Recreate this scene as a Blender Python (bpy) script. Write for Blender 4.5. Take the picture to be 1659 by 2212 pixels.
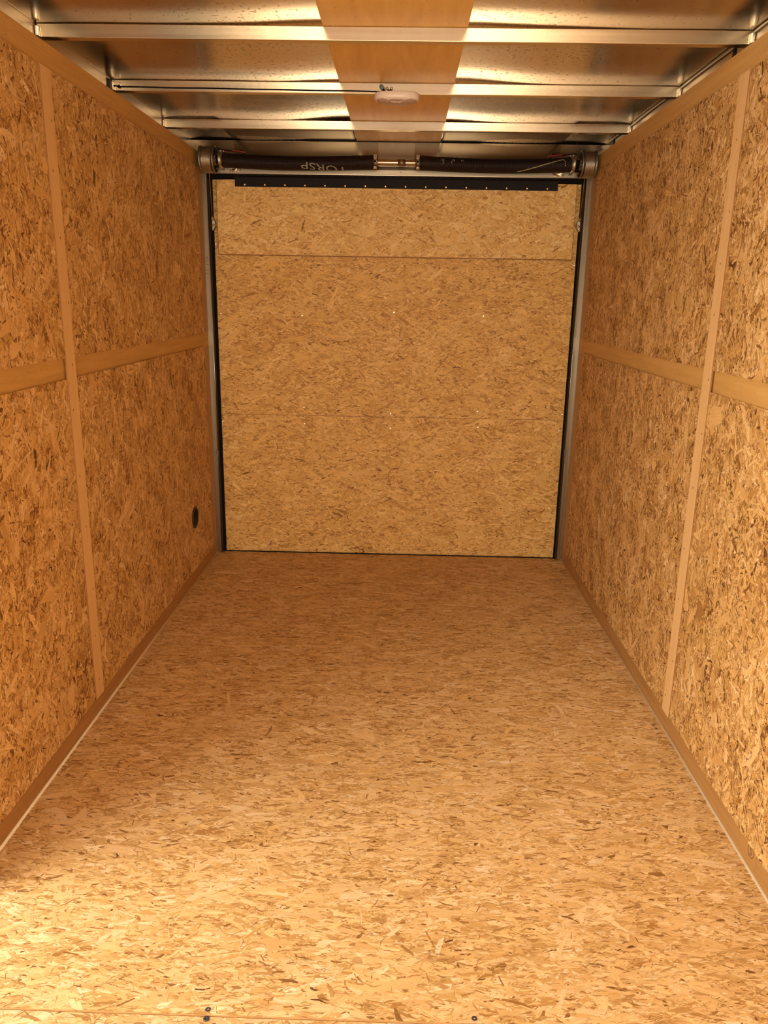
import bpy, bmesh, math, random
import numpy as np
from mathutils import Vector, Matrix
PI = math.pi
random.seed(7)
S = bpy.context.scene
C = S.collection
for o in list(bpy.data.objects):
    bpy.data.objects.remove(o)

# ------------------------------------------------------------------ camera
FPX = 1681.83
PITCH, YAW, ROLL = -0.2684, -0.0195, 0.0169
cam_data = bpy.data.cameras.new('camera')
cam_data.sensor_fit = 'HORIZONTAL'
cam_data.sensor_width = 36.0
cam_data.lens = 36.0 * FPX / 1659.0
cam_data.clip_start = 0.02
cam = bpy.data.objects.new('camera', cam_data)
C.objects.link(cam)
cp, sp, cy, sy = math.cos(PITCH), math.sin(PITCH), math.cos(YAW), math.sin(YAW)
fw = Vector((sy * cp, cy * cp, sp))
rt = Vector((cy, -sy, 0))
up = rt.cross(fw)
r2 = math.cos(ROLL) * rt + math.sin(ROLL) * up
u2 = -math.sin(ROLL) * rt + math.cos(ROLL) * up
M = Matrix((r2, u2, -fw)).transposed().to_4x4()
M.translation = Vector((0.0454, 0.0, 1.2863))
cam.matrix_world = M
S.camera = cam

# ------------------------------------------------------------------ world, light, exposure
W = bpy.data.worlds.new('world')
S.world = W
W.use_nodes = True
W.node_tree.nodes['Background'].inputs[0].default_value = (1.0, 0.94, 0.86, 1)
W.node_tree.nodes['Background'].inputs[1].default_value = 0.4


def area(name, loc, target, sx, sy_, power, col):
    d = bpy.data.lights.new(name, 'AREA')
    d.shape = 'RECTANGLE'
    d.size = sx
    d.size_y = sy_
    d.energy = power
    d.color = col
    o = bpy.data.objects.new(name, d)
    C.objects.link(o)
    o.location = loc
    o.rotation_euler = (Vector(target) - Vector(loc)).to_track_quat('-Z', 'Y').to_euler()
    return o


# daylight reaching the open side door on the left and the open doors behind the camera
area('daylight_at_side_door', (-2.3, 0.35, 1.55), (-0.9, 1.0, 0.5), 1.8, 1.8, 80, (1.0, 0.90, 0.70))
area('daylight_behind_camera', (0.0, -1.93, 0.95), (0.0, 1.2, 0.75), 1.7, 1.7, 60, (1.0, 0.875, 0.67))

S.view_settings.view_transform = 'Standard'
S.view_settings.look = 'None'
S.view_settings.gamma = 1
S.view_settings.use_curve_mapping = False
S.view_settings.exposure = 0.56
S.cycles.use_denoising = True
S.cycles.max_bounces = 12
S.cycles.diffuse_bounces = 6
S.cycles.glossy_bounces = 6
S.cycles.sample_clamp_indirect = 6


# ------------------------------------------------------------------ materials
class NT:
    def __init__(self, name):
        self.m = bpy.data.materials.new(name)
        self.m.use_nodes = True
        self.t = self.m.node_tree
        self.b = self.t.nodes['Principled BSDF']

    def n(self, kind, **kw):
        nd = self.t.nodes.new(kind)
        for k, v in kw.items():
            setattr(nd, k, v)
        return nd

    def put(self, sock, v):
        if hasattr(v, 'is_output') or isinstance(v, bpy.types.NodeSocket):
            self.t.links.new(v, sock)
        else:
            sock.default_value = v

    def math(self, op, a, b=0.0, c=None):
        nd = self.n('ShaderNodeMath', operation=op)
        self.put(nd.inputs[0], a)
        self.put(nd.inputs[1], b)
        if c is not None:
            self.put(nd.inputs[2], c)
        return nd.outputs[0]

    def vmath(self, op, a, b):
        nd = self.n('ShaderNodeVectorMath', operation=op)
        self.put(nd.inputs[0], a)
        self.put(nd.inputs[1], b)
        return nd.outputs[0]

    def uv(self, rot=0.0, off=(0, 0, 0)):
        tc = self.n('ShaderNodeUVMap')
        mp = self.n('ShaderNodeMapping')
        mp.inputs['Rotation'].default_value = (0, 0, rot)
        mp.inputs['Location'].default_value = off
        self.t.links.new(tc.outputs[0], mp.inputs[0])
        return mp.outputs[0]

    def mapv(self, v, rot=0.0, off=(0, 0, 0), sc=(1, 1, 1)):
        # rotate then scale
        a = self.n('ShaderNodeMapping')
        a.inputs['Rotation'].default_value = (0, 0, rot)
        self.t.links.new(v, a.inputs[0])
        b = self.n('ShaderNodeMapping')
        b.inputs['Scale'].default_value = sc
        b.inputs['Location'].default_value = off
        self.t.links.new(a.outputs[0], b.inputs[0])
        return b.outputs[0]

    def noise(self, v, scale=1.0, detail=2.0, rough=0.5, color=False, dist=0.0):
        nd = self.n('ShaderNodeTexNoise', noise_dimensions='2D')
        self.t.links.new(v, nd.inputs['Vector'])
        nd.inputs['Scale'].default_value = scale
        nd.inputs['Detail'].default_value = detail
        nd.inputs['Roughness'].default_value = rough
        nd.inputs['Distortion'].default_value = dist
        return nd.outputs['Color' if color else 0]

    def mix(self, f, a, b, blend='MIX'):
        nd = self.n('ShaderNodeMix', data_type='RGBA', blend_type=blend)
        self.put(nd.inputs[0], f)
        self.put(nd.inputs[6], a)
        self.put(nd.inputs[7], b)
        return nd.outputs[2]

    def ramp(self, f, stops, interp='LINEAR'):
        nd = self.n('ShaderNodeValToRGB')
        nd.color_ramp.interpolation = interp
        e = nd.color_ramp.elements
        while len(e) < len(stops):
            e.new(0.5)
        for i, (p, c) in enumerate(stops):
            e[i].position = p
            e[i].color = c if len(c) == 4 else (*c, 1)
        self.t.links.new(f, nd.inputs[0])
        return nd.outputs[0]

    def bump(self, h, strength=0.3, dist=0.002):
        nd = self.n('ShaderNodeBump')
        nd.inputs['Strength'].default_value = strength
        nd.inputs['Distance'].default_value = dist
        self.t.links.new(h, nd.inputs['Height'])
        self.t.links.new(nd.outputs[0], self.b.inputs['Normal'])

    def fin(self, col=None, rough=0.6, metal=0.0, spec=0.5):
        if col is not None:
            self.put(self.b.inputs['Base Color'], col)
        self.put(self.b.inputs['Roughness'], rough)
        self.b.inputs['Metallic'].default_value = metal
        self.b.inputs['Specular IOR Level'].default_value = spec
        return self.m


def strand_mat(name):
    """wood strands: each flake carries its own colour, the fibre streaks come from noise along the flake"""
    k = NT(name)
    at = k.n('ShaderNodeAttribute', attribute_name='strand')
    P = k.uv()
    f = k.noise(k.mapv(P, 0, (0, 0, 0), (14, 320, 1)), 1, 2, 0.6)
    f = k.math('MULTIPLY_ADD', f, 0.44, 0.78)
    cc = k.n('ShaderNodeCombineColor')
    for q in range(3):
        k.put(cc.inputs[q], f)
    col = k.mix(1.0, at.outputs['Color'], cc.outputs[0], 'MULTIPLY')
    return k.fin(col, 0.58, 0, 0.35)


def timber(name, c1, c2, angle=0.0, scale=(6, 60), rough=0.55, spec=0.3, figure=0.0):
    k = NT(name)
    P = k.uv(angle, (random.uniform(0, 20), random.uniform(0, 20), 0))
    f = k.noise(k.mapv(P, 0, (0, 0, 0), (*scale, 1)), 1, 4, 0.6)
    if figure:
        g = k.noise(k.mapv(P, 0, (5, 0, 0), (2.2, 17, 1)), 1, 3, 0.65, dist=0.8)
        f = k.math('ADD', k.math('MULTIPLY', f, 1 - figure), k.math('MULTIPLY', g, figure))
    col = k.ramp(f, [(0.25, c1), (0.75, c2)])
    sp_ = k.noise(k.mapv(P, 0, (9, 2, 0), (60, 160, 1)), 1, 1, 0.5)
    sp_ = k.math('GREATER_THAN', sp_, 0.775)
    col = k.mix(k.math('MULTIPLY', sp_, 0.45), col, (c1[0] * 0.45, c1[1] * 0.4, c1[2] * 0.35, 1))
    return k.fin(col, rough, 0, spec)


def metal(name, c, rough=0.3, brush=None, stain=0.0, wave=0.0, stain_side=False):
    k = NT(name)
    P = k.uv()
    col = (*c, 1)
    rr = rough
    if brush:
        f = k.noise(k.mapv(P, 0, (0, 0, 0), (*brush, 1)), 1, 3, 0.6)
        rr = k.math('MULTIPLY_ADD', f, 0.12, rough - 0.06)
        col = k.mix(f, (c[0] * 0.86, c[1] * 0.85, c[2] * 0.84, 1), (min(1, c[0] * 1.08), min(1, c[1] * 1.08), min(1, c[2] * 1.08), 1))
    if stain:
        s = k.noise(P, 75, 2.0, 0.5)
        g = k.noise(P, 3.0, 2, 0.5)
        # the water spots crowd towards the centre strip
        sx = k.n('ShaderNodeSeparateXYZ')
        k.t.links.new(P, sx.inputs[0])
        dx = k.math('ABSOLUTE', k.math('SUBTRACT', k.math('ABSOLUTE', sx.outputs[0]), 0.36))
        thr = k.math('MULTIPLY_ADD', dx, 0.22, 0.66)
        thr = k.math('SUBTRACT', thr, k.math('MULTIPLY', g, 0.10))
        m = k.math('MULTIPLY', k.math('SUBTRACT', s, thr), 18.0)
        m = k.math('MINIMUM', k.math('MAXIMUM', m, 0.0), 1.0)
        m = k.math('MULTIPLY', m, stain)
        col = k.mix(m, col, (0.30, 0.19, 0.09, 1))
        if not isinstance(rr, float):
            rr = k.math('ADD', rr, k.math('MULTIPLY', m, 0.15))
    if wave:
        h = k.noise(P, 2.6, 2, 0.5)
        k.bump(h, wave, 0.05)
    return k.fin(col, rr, 1.0)


def plain(name, c, rough=0.6, spec=0.4, metallic=0.0, mottle=0.12, scale=40):
    k = NT(name)
    P = k.uv()
    f = k.noise(P, scale, 3, 0.6)
    col = k.mix(f, tuple(v * (1 - mottle) for v in c) + (1,), tuple(min(1, v * (1 + mottle)) for v in c) + (1,))
    return k.fin(col, rough, metallic, spec)


MAT = {}
MAT['strand'] = strand_mat('wood_strands')
MAT['osb'] = timber('board_core', (0.50, 0.27, 0.095), (0.66, 0.40, 0.17), 0, (30, 60))
MAT['ply_h'] = timber('plywood_board', (0.56, 0.32, 0.095), (0.68, 0.41, 0.140), 0, (3, 45))
MAT['ply_v'] = timber('plywood_batten', (0.74, 0.475, 0.21), (0.82, 0.545, 0.265), PI / 2, (3, 45))
MAT['ply_dark'] = timber('plywood_kickboard', (0.38, 0.195, 0.062), (0.47, 0.255, 0.09), 0, (3, 45))
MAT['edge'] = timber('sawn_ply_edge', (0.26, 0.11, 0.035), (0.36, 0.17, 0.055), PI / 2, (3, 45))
MAT['ply_end'] = timber('plywood_end_strip', (0.46, 0.25, 0.075), (0.54, 0.31, 0.105), PI / 2, (3, 45))
MAT['ply_ceiling'] = timber('plywood_ceiling_strip', (0.62, 0.36, 0.095), (0.82, 0.54, 0.18), PI / 2, (2.5, 38), 0.5, 0.35, 0.55)
MAT['roof'] = metal('galvanised_roof_skin', (0.64, 0.55, 0.42), 0.21, (2, 9), 0.75, 0.0)
MAT['alu'] = metal('brushed_aluminium', (0.70, 0.62, 0.49), 0.24, (1.2, 60))
MAT['alu_v'] = metal('jamb_aluminium', (0.46, 0.405, 0.30), 0.26, (90, 1.5))
MAT['alu_dull'] = metal('dull_aluminium_rail', (0.50, 0.43, 0.33), 0.36, (3, 3))
MAT['header'] = metal('header_aluminium', (0.36, 0.30, 0.215), 0.16, (3, 20))
MAT['liner'] = metal('liner_sheet', (0.30, 0.22, 0.135), 0.34, (3, 6))
MAT['header_rail'] = metal('header_rail', (0.46, 0.39, 0.29), 0.40, (3, 60))
MAT['header_plate'] = metal('header_backplate', (0.27, 0.215, 0.14), 0.13, (3, 20))
MAT['galv'] = metal('galvanised_bracket', (0.46, 0.41, 0.31), 0.42, (30, 30))
MAT['drum'] = metal('cast_aluminium_drum', (0.30, 0.275, 0.225), 0.5, (30, 30))
MAT['cable'] = metal('steel_lift_cable', (0.50, 0.45, 0.36), 0.42, (300, 40))
MAT['shaft'] = metal('shaft_steel', (0.52, 0.46, 0.36), 0.28, (4, 90))
MAT['cone'] = metal('rusty_winding_cone', (0.30, 0.21, 0.13), 0.5, (40, 40))
MAT['screw'] = metal('zinc_screw', (0.92, 0.88, 0.70), 0.25)
MAT['zinc'] = metal('bright_zinc', (0.90, 0.86, 0.76), 0.22)
MAT['spring'] = plain('spring_enamel', (0.020, 0.010, 0.008), 0.5, 0.4)
MAT['black'] = plain('black_hinge_paint', (0.009, 0.006, 0.005), 0.6, 0.2)
MAT['black_bolt'] = plain('dark_floor_screw', (0.05, 0.05, 0.055), 0.4, 0.5)
MAT['rubber'] = plain('black_rubber_seal', (0.006, 0.005, 0.004), 0.8, 0.12)
MAT['rubber_brown'] = plain('seal_channel', (0.030, 0.021, 0.011), 0.6, 0.15)
MAT['vent'] = plain('black_vent_plastic', (0.020, 0.016, 0.012), 0.5, 0.4)
MAT['lens'] = plain('frosted_lens', (0.42, 0.33, 0.29), 0.35, 0.5, 0, 0.04)
MAT['white'] = plain('white_plastic', (0.78, 0.70, 0.64), 0.32, 0.5, 0, 0.03)
MAT['caulk'] = plain('sealant_bead', (0.72, 0.58, 0.40), 0.55, 0.4, 0, 0.15)
MAT['ink'] = plain('pen_ink', (0.10, 0.06, 0.04), 0.8, 0.2)
MAT['stain'] = plain('grey_smudge', (0.20, 0.16, 0.12), 0.65, 0.3, 0.3, 0.2)
MAT['yellow'] = plain('pale_spring_paint', (0.29, 0.275, 0.21), 0.7, 0.3)
MAT['stripe'] = plain('yellow_spring_paint', (0.46, 0.44, 0.24), 0.7, 0.3)
MAT['blue'] = plain('blue_connector', (0.14, 0.22, 0.26), 0.35, 0.5)
MAT['red'] = plain('red_wire', (0.45, 0.03, 0.02), 0.45, 0.5)
MAT['gravel'] = plain('outside_concrete', (0.42, 0.40, 0.37), 0.9, 0.2, 0, 0.25, 8)
MAT['skin_out'] = plain('wall_sheathing', (0.42, 0.24, 0.11), 0.8, 0.2)


# ------------------------------------------------------------------ mesh helpers
def box(bm, x0, x1, y0, y1, z0, z1, bev=0.0):
    vs = [bm.verts.new((x, y, z)) for x in (x0, x1) for y in (y0, y1) for z in (z0, z1)]
    fs = [(0, 1, 3, 2), (4, 6, 7, 5), (0, 4, 5, 1), (2, 3, 7, 6), (0, 2, 6, 4), (1, 5, 7, 3)]
    faces = [bm.faces.new([vs[i] for i in f]) for f in fs]
    if bev:
        es = list({e for f in faces for e in f.edges})
        bmesh.ops.bevel(bm, geom=es, offset=bev, segments=2, affect='EDGES', profile=0.5)
    return faces


def tube(bm, pts, r, seg=10, caps=True):
    pts = [Vector(p) for p in pts]
    rings = []
    prev = None
    for i, p in enumerate(pts):
        if i == 0:
            d = pts[1] - pts[0]
        elif i == len(pts) - 1:
            d = pts[-1] - pts[-2]
        else:
            d = (pts[i + 1] - pts[i]).normalized() + (pts[i] - pts[i - 1]).normalized()
        d.normalize()
        if prev is None:
            a = Vector((0, 0, 1)) if abs(d.z) < 0.9 else Vector((1, 0, 0))
            n1 = d.cross(a).normalized()
        else:
            n1 = (prev - d * prev.dot(d)).normalized()
        prev = n1
        n2 = d.cross(n1)
        rr = r[i] if isinstance(r, (list, tuple)) else r
        rings.append([bm.verts.new(p + (n1 * math.cos(2 * PI * k / seg) + n2 * math.sin(2 * PI * k / seg)) * rr) for k in range(seg)])
    for a, b in zip(rings, rings[1:]):
        for k in range(seg):
            f = bm.faces.new((a[k], a[(k + 1) % seg], b[(k + 1) % seg], b[k]))
            f.smooth = True
    if caps:
        bm.faces.new(list(reversed(rings[0])))
        bm.faces.new(rings[-1])


def lathe_x(bm, prof, cx, cyy, cz, seg=40, smooth=True):
    """prof: (x offset, radius) list, revolved round the x axis"""
    rings = []
    for dx, r in prof:
        rings.append([bm.verts.new((cx + dx, cyy + r * math.cos(2 * PI * k / seg), cz + r * math.sin(2 * PI * k / seg))) for k in range(seg)])
    for a, b in zip(rings, rings[1:]):
        for k in range(seg):
            f = bm.faces.new((a[k], a[(k + 1) % seg], b[(k + 1) % seg], b[k]))
            f.smooth = smooth
    bm.faces.new(rings[0])
    bm.faces.new(rings[-1])


def lathe_axis(bm, prof, origin, axis, seg=20):
    """prof: (height along the axis, radius)"""
    axis = Vector(axis).normalized()
    a = Vector((0, 0, 1)) if abs(axis.z) < 0.9 else Vector((1, 0, 0))
    n1 = axis.cross(a).normalized()
    n2 = axis.cross(n1)
    o = Vector(origin)
    rings = []
    for h, r in prof:
        rings.append([bm.verts.new(o + axis * h + (n1 * math.cos(2 * PI * k / seg) + n2 * math.sin(2 * PI * k / seg)) * r) for k in range(seg)])
    for p, q in zip(rings, rings[1:]):
        for k in range(seg):
            f = bm.faces.new((p[k], p[(k + 1) % seg], q[(k + 1) % seg], q[k]))
            f.smooth = True
    bm.faces.new(rings[0])
    bm.faces.new(rings[-1])


def obj(name, bm, mat, parent=None, origin=None, uvoff=None):
    bmesh.ops.recalc_face_normals(bm, faces=bm.faces)
    uvl = bm.loops.layers.uv.verify()
    ox, oy = uvoff if uvoff else (0, 0)
    bm.normal_update()
    for f in bm.faces:
        n = f.normal
        ax = max(range(3), key=lambda i: abs(n[i]))
        for l in f.loops:
            c = l.vert.co
            u, v = ((c.y, c.z), (c.x, c.z), (c.x, c.y))[ax]
            l[uvl].uv = (u + ox, v + oy)
    if origin is not None:
        o_ = Vector(origin)
        for v in bm.verts:
            v.co -= o_
    me = bpy.data.meshes.new(name)
    bm.to_mesh(me)
    bm.free()
    me.materials.append(MAT[mat])
    o = bpy.data.objects.new(name, me)
    C.objects.link(o)
    if origin is not None:
        o.location = origin
    WPOS[o] = Vector(origin) if origin is not None else Vector((0, 0, 0))
    if parent is not None:
        o.parent = parent
        o.location = WPOS[o] - WPOS[parent]
    return o


WPOS = {}      # world position of every object's origin


def B():
    return bmesh.new()


def empty(name, loc):
    o = bpy.data.objects.new(name, None)
    o.empty_display_size = 0.05
    WPOS[o] = Vector(loc)
    C.objects.link(o)
    o.location = loc
    return o


def tag(o, label, cat, group=None):
    o['label'] = label
    o['category'] = cat
    if group:
        o['group'] = group
    return o


def struct(o):
    o['kind'] = 'structure'
    return o


PAL = np.array([(0.12, 0.050, 0.018), (0.17, 0.070, 0.018), (0.29, 0.130, 0.030), (0.42, 0.215, 0.055), (0.55, 0.310, 0.090),
                (0.66, 0.400, 0.130), (0.75, 0.480, 0.178), (0.82, 0.560, 0.240), (0.88, 0.650, 0.330)])


def palette(t):
    t = np.clip(t, 0, 1) * (len(PAL) - 1)
    i = np.clip(np.floor(t).astype(int), 0, len(PAL) - 2)
    f = (t - i)[:, None]
    return PAL[i] * (1 - f) + PAL[i + 1] * f


def strands(o, origin, U, V, N, w, h, seed, along='u', density=1.0, align=0.35, size=1.0, bright=0.0, tint=(1, 1, 1), thick=0.0009, edge=0.0014, spread=1.0, blotch=1.0):
    """cover the face of a board (w along U, h along V, facing N) with overlapping wood strands, as pressed OSB has them"""
    rg = np.random.default_rng(seed)
    A = w * h
    kinds = [  # number per m2, length mean, length spread, width mean, width spread, tone mean, tone spread, level low, level high, curl
        (2600, 0.060, 0.45, 0.0130, 0.45, 0.64, 0.11, 0.00, 0.62, 0.25),
        (5200, 0.034, 0.50, 0.0075, 0.50, 0.65, 0.12, 0.15, 0.85, 0.5),
        (9000, 0.016, 0.50, 0.0036, 0.45, 0.63, 0.14, 0.30, 0.97, 0.8),
        (1500, 0.036, 0.45, 0.0085, 0.40, 0.79, 0.06, 0.60, 0.95, 0.4),
        (6500, 0.014, 0.45, 0.0013, 0.35, 0.44, 0.09, 0.75, 1.00, 1.3),
        (1400, 0.012, 0.50, 0.0030, 0.40, 0.40, 0.09, 0.80, 1.00, 0.8),
        (240, 0.011, 0.50, 0.0034, 0.40, 0.20, 0.05, 0.90, 1.00, 0.6),
        (60, 0.030, 0.40, 0.0050, 0.35, 0.28, 0.05, 0.88, 1.00, 0.6),
        (3500, 0.012, 0.45, 0.0022, 0.40, 0.78, 0.07, 0.75, 1.00, 0.9),
        (130, 0.090, 0.35, 0.0230, 0.35, 0.74, 0.06, 0.60, 0.90, 0.15),
    ]
    CO, COL, UVS, LV, nv0 = [], [], [], [], 0
    loopv = []
    a_ = np.asarray
    # broad drift of tone over the sheet
    ph = rg.uniform(0, 6.28, 8)
    kx = rg.uniform(3, 38, 8) * rg.choice([-1, 1], 8)
    ky = rg.uniform(3, 38, 8)
    for num, lm, ls, wm, ws, tm, ts, l0, l1, curl in kinds:
        n = int(num * A * density / size ** 2)
        if n < 1:
            continue
        sec = 5 if lm > 0.02 else 3
        cu = rg.uniform(0, w, n)
        cv = rg.uniform(0, h, n)
        L = lm * np.exp(rg.normal(0, ls, n)) * size
        Wd = wm * np.exp(rg.normal(0, ws, n)) * size
        L = np.maximum(L, Wd * 1.2)
        ang = rg.normal(0, align, n)
        cross = rg.uniform(0, 1, n) < 0.14
        ang = np.where(cross, rg.uniform(-1.5, 1.5, n), ang)
        cv_ = rg.normal(0, curl, n)                      # total bend
        lev = (l0 + (l1 - l0) * rg.uniform(0, 1, n)) * thick
        sl_u = rg.normal(0, 0.0045, n)
        sl_v = rg.normal(0, 0.008, n)
        drift = sum(np.sin(kx[q] * cu + ky[q] * cv + ph[q]) for q in range(8)) / 8
        tone = tm + bright + rg.normal(0, ts * spread, n) + drift * 0.07 * blotch
        shade = palette(tone) * (1 + rg.normal(0, 0.03, (n, 1)))
        warm = rg.normal(0, 0.05, n)
        shade = shade * np.stack([1 + warm * 0.25, np.ones(n), 1 - warm], 1) * a_(tint)
        shade = np.clip(shade, 0.005, 0.93)
        ts_ = np.linspace(-0.5, 0.5, sec)
        P = np.zeros((n, sec, 2, 2))
        uvp = np.zeros((n, sec, 2, 2))
        skew = rg.normal(0, 0.35, (n, 2))                # slanted ends
        ro = rg.uniform(0, 40, (n, 2))
        for k, t in enumerate(ts_):
            s_along = t * L
            bend = cv_ * (t * t - 0.08) * L * 0.5
            ragged = rg.normal(0, 0.10, (n, 2))
            endk = 0 if k == 0 else (1 if k == sec - 1 else None)
            taper = 1.0
            if endk is not None:
                taper = rg.uniform(0.25, 1.0, n)
            for q, sg in enumerate((-0.5, 0.5)):
                ww = Wd * (sg * taper + ragged[:, q] * 0.8)
                aa = s_along + (skew[:, endk] * Wd * sg * 1.6 if endk is not None else 0) + rg.normal(0, 0.03, n) * L * (0.6 if sec == 5 else 0.2)
                P[:, k, q, 0] = aa
                P[:, k, q, 1] = ww + bend
                uvp[:, k, q, 0] = aa + ro[:, 0]
                uvp[:, k, q, 1] = ww + ro[:, 1]
        ca, sa = np.cos(ang)[:, None, None], np.sin(ang)[:, None, None]
        pu = P[..., 0] * ca - P[..., 1] * sa
        pv = P[..., 0] * sa + P[..., 1] * ca
        if along == 'v':
            pu, pv = -pv, pu
        hgt = lev[:, None, None] + P[..., 0] * sl_u[:, None, None] + P[..., 1] * sl_v[:, None, None]
        hgt = np.clip(hgt, 0.00004, thick * 1.15)
        uu = np.clip(cu[:, None, None] + pu, -edge * rg.uniform(0, 1, pu.shape), w + edge * rg.uniform(0, 1, pu.shape))
        vv = np.clip(cv[:, None, None] + pv, -edge * rg.uniform(0, 1, pv.shape), h + edge * rg.uniform(0, 1, pv.shape))
        co = a_(origin) + uu[..., None] * a_(U) + vv[..., None] * a_(V) + hgt[..., None] * a_(N)
        co = co.reshape(-1, 3)
        idx = np.arange(n)[:, None] * (sec * 2) + nv0
        quads = []
        for k in range(sec - 1):
            quads.append(np.stack([idx[:, 0] + k * 2, idx[:, 0] + k * 2 + 1, idx[:, 0] + k * 2 + 3, idx[:, 0] + k * 2 + 2], 1))
        qd = np.stack(quads, 1).reshape(-1, 4)
        loopv.append(qd.reshape(-1))
        CO.append(co)
        COL.append(np.repeat(shade, sec * 2, axis=0))
        UVS.append(uvp.reshape(-1, 2))
        nv0 += len(co)
    CO = np.concatenate(CO); COL = np.concatenate(COL); UVS = np.concatenate(UVS); LV = np.concatenate(loopv)
    me = o.data
    nv, nl, npol = len(me.vertices), len(me.loops), len(me.polygons)
    co0 = np.zeros(nv * 3); me.vertices.foreach_get('co', co0)
    lv0 = np.zeros(nl, dtype=np.int32); me.loops.foreach_get('vertex_index', lv0)
    ls0 = np.zeros(npol, dtype=np.int32); me.polygons.foreach_get('loop_start', ls0)
    uv0 = np.zeros(nl * 2); me.uv_layers[0].data.foreach_get('uv', uv0)
    mi0 = np.zeros(npol, dtype=np.int32); me.polygons.foreach_get('material_index', mi0)
    col0 = np.tile(np.array([0.6, 0.35, 0.14]), (nv, 1))
    ca0 = me.color_attributes.get('strand')
    if ca0 is not None:
        tmp = np.zeros(nv * 4); ca0.data.foreach_get('color', tmp); col0 = tmp.reshape(-1, 4)[:, :3]
    m2 = bpy.data.meshes.new(me.name)
    m2.vertices.add(nv + len(CO))
    m2.vertices.foreach_set('co', np.concatenate([co0, CO.reshape(-1)]).astype(np.float32))
    nq = len(LV) // 4
    m2.loops.add(nl + len(LV))
    m2.loops.foreach_set('vertex_index', np.concatenate([lv0, LV + nv]).astype(np.int32))
    m2.polygons.add(npol + nq)
    m2.polygons.foreach_set('loop_start', np.concatenate([ls0, nl + 4 * np.arange(nq)]).astype(np.int32))
    m2.polygons.foreach_set('material_index', np.concatenate([mi0, np.ones(nq)]).astype(np.int32))
    m2.polygons.foreach_set('use_smooth', np.zeros(npol + nq, dtype=bool))
    uvl = m2.uv_layers.new(name='UVMap')
    uvl.data.foreach_set('uv', np.concatenate([uv0, UVS[LV].reshape(-1)]).astype(np.float32))
    ca = m2.color_attributes.new('strand', 'FLOAT_COLOR', 'POINT')
    cc = np.ones((nv + len(CO), 4)); cc[:, :3] = np.concatenate([col0, COL])
    ca.data.foreach_set('color', cc.reshape(-1).astype(np.float32))
    m2.update(calc_edges=True)
    m2.materials.append(me.materials[0])
    m2.materials.append(MAT['strand'])
    o.data = m2
    return o


# ------------------------------------------------------------------ the setting
XW = 0.89          # plane of the plywood boards
YD = 3.82          # front face of the door frame
ZC = 1.9645        # top of the roof bows
YB = -1.9          # rear end of the space behind the camera
DOOR0, DOOR1 = -0.30, 1.40   # side door opening in the left wall

b = B(); box(b, -1.0, 1.0, 1.135, YD + 0.035, -0.018, 0.0)
floor = struct(obj('floor', b, 'osb'))
strands(floor, (-0.90, 1.1365, 0), (1, 0, 0), (0, 1, 0), (0, 0, 1), 1.80, YD + 0.033 - 1.1365, 101, 'u', 1.0, 0.26, 1.0, 0.018, (1.0, 1.045, 1.3), edge=0, spread=1.2, blotch=1.3)
b = B(); box(b, -1.0, 1.0, YB, 1.1335, -0.0195, -0.0015)
ns = obj('near_sheet', b, 'osb', floor)
strands(ns, (-0.90, 0.6, -0.0015), (1, 0, 0), (0, 1, 0), (0, 0, 1), 1.80, 0.533, 102, 'u', 1.0, 0.4, 1.1, 0.018, (1.0, 1.05, 1.38), edge=0, spread=1.2)
strands(ns, (-0.90, YB, -0.0015), (1, 0, 0), (0, 1, 0), (0, 0, 1), 1.80, 0.6 - YB, 103, 'u', 0.3, 0.4, 1.5, 0.018, (1.0, 1.05, 1.38), edge=0, spread=1.2)
for x, y in ((-0.2898, 1.147), (-0.2885, 1.128), (0.2064, 1.147)):
    b = B()
    lathe_axis(b, [(-0.004, 0.0045), (0.0002, 0.0058), (0.0012, 0.005), (0.0014, 0.002), (0.0006, 0.0016)], (x, y, 0), (0, 0, 1), 16)
    obj('screw', b, 'black_bolt', floor)['label'] = 'dark screw head'

# outside ground seen through nothing but lighting the underside of the doorway
b = B(); box(b, -7, 7, -8, 8, -0.65, -0.6)
struct(obj('ground', b, 'gravel'))


def jag_panel(name, x_face, x_back, y0, y1, z0, z1, mat, parent, rnd, step=0.3, amp=0.0):
    """board with slightly ragged sawn edges; faces +x or -x"""
    pts = []

    def run(a, c, horiz, fixed):
        n = max(2, int(abs(c - a) / step))
        for i in range(n):
            t = a + (c - a) * i / n
            j = rnd.uniform(-amp, amp)
            pts.append((t, fixed + j) if horiz else (fixed + j, t))
    run(y0, y1, True, z0)
    run(z0, z1, False, y1)
    run(y1, y0, True, z1)
    run(z1, z0, False, y0)
    bm = B()
    f = [bm.verts.new((x_face, p[0], p[1])) for p in pts]
    g = [bm.verts.new((x_back, p[0], p[1])) for p in pts]
    bm.faces.new(f)
    bm.faces.new(list(reversed(g)))
    n = len(pts)
    for i in range(n):
        bm.faces.new((f[i], f[(i + 1) % n], g[(i + 1) % n], g[i]))
    return obj(name, bm, mat, parent, uvoff=(rnd.uniform(0, 30), rnd.uniform(0, 30)))


KZ, MB, MT, FB, FT = 0.0665, 1.0528, 1.1121, 1.8405, 1.9048


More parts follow.
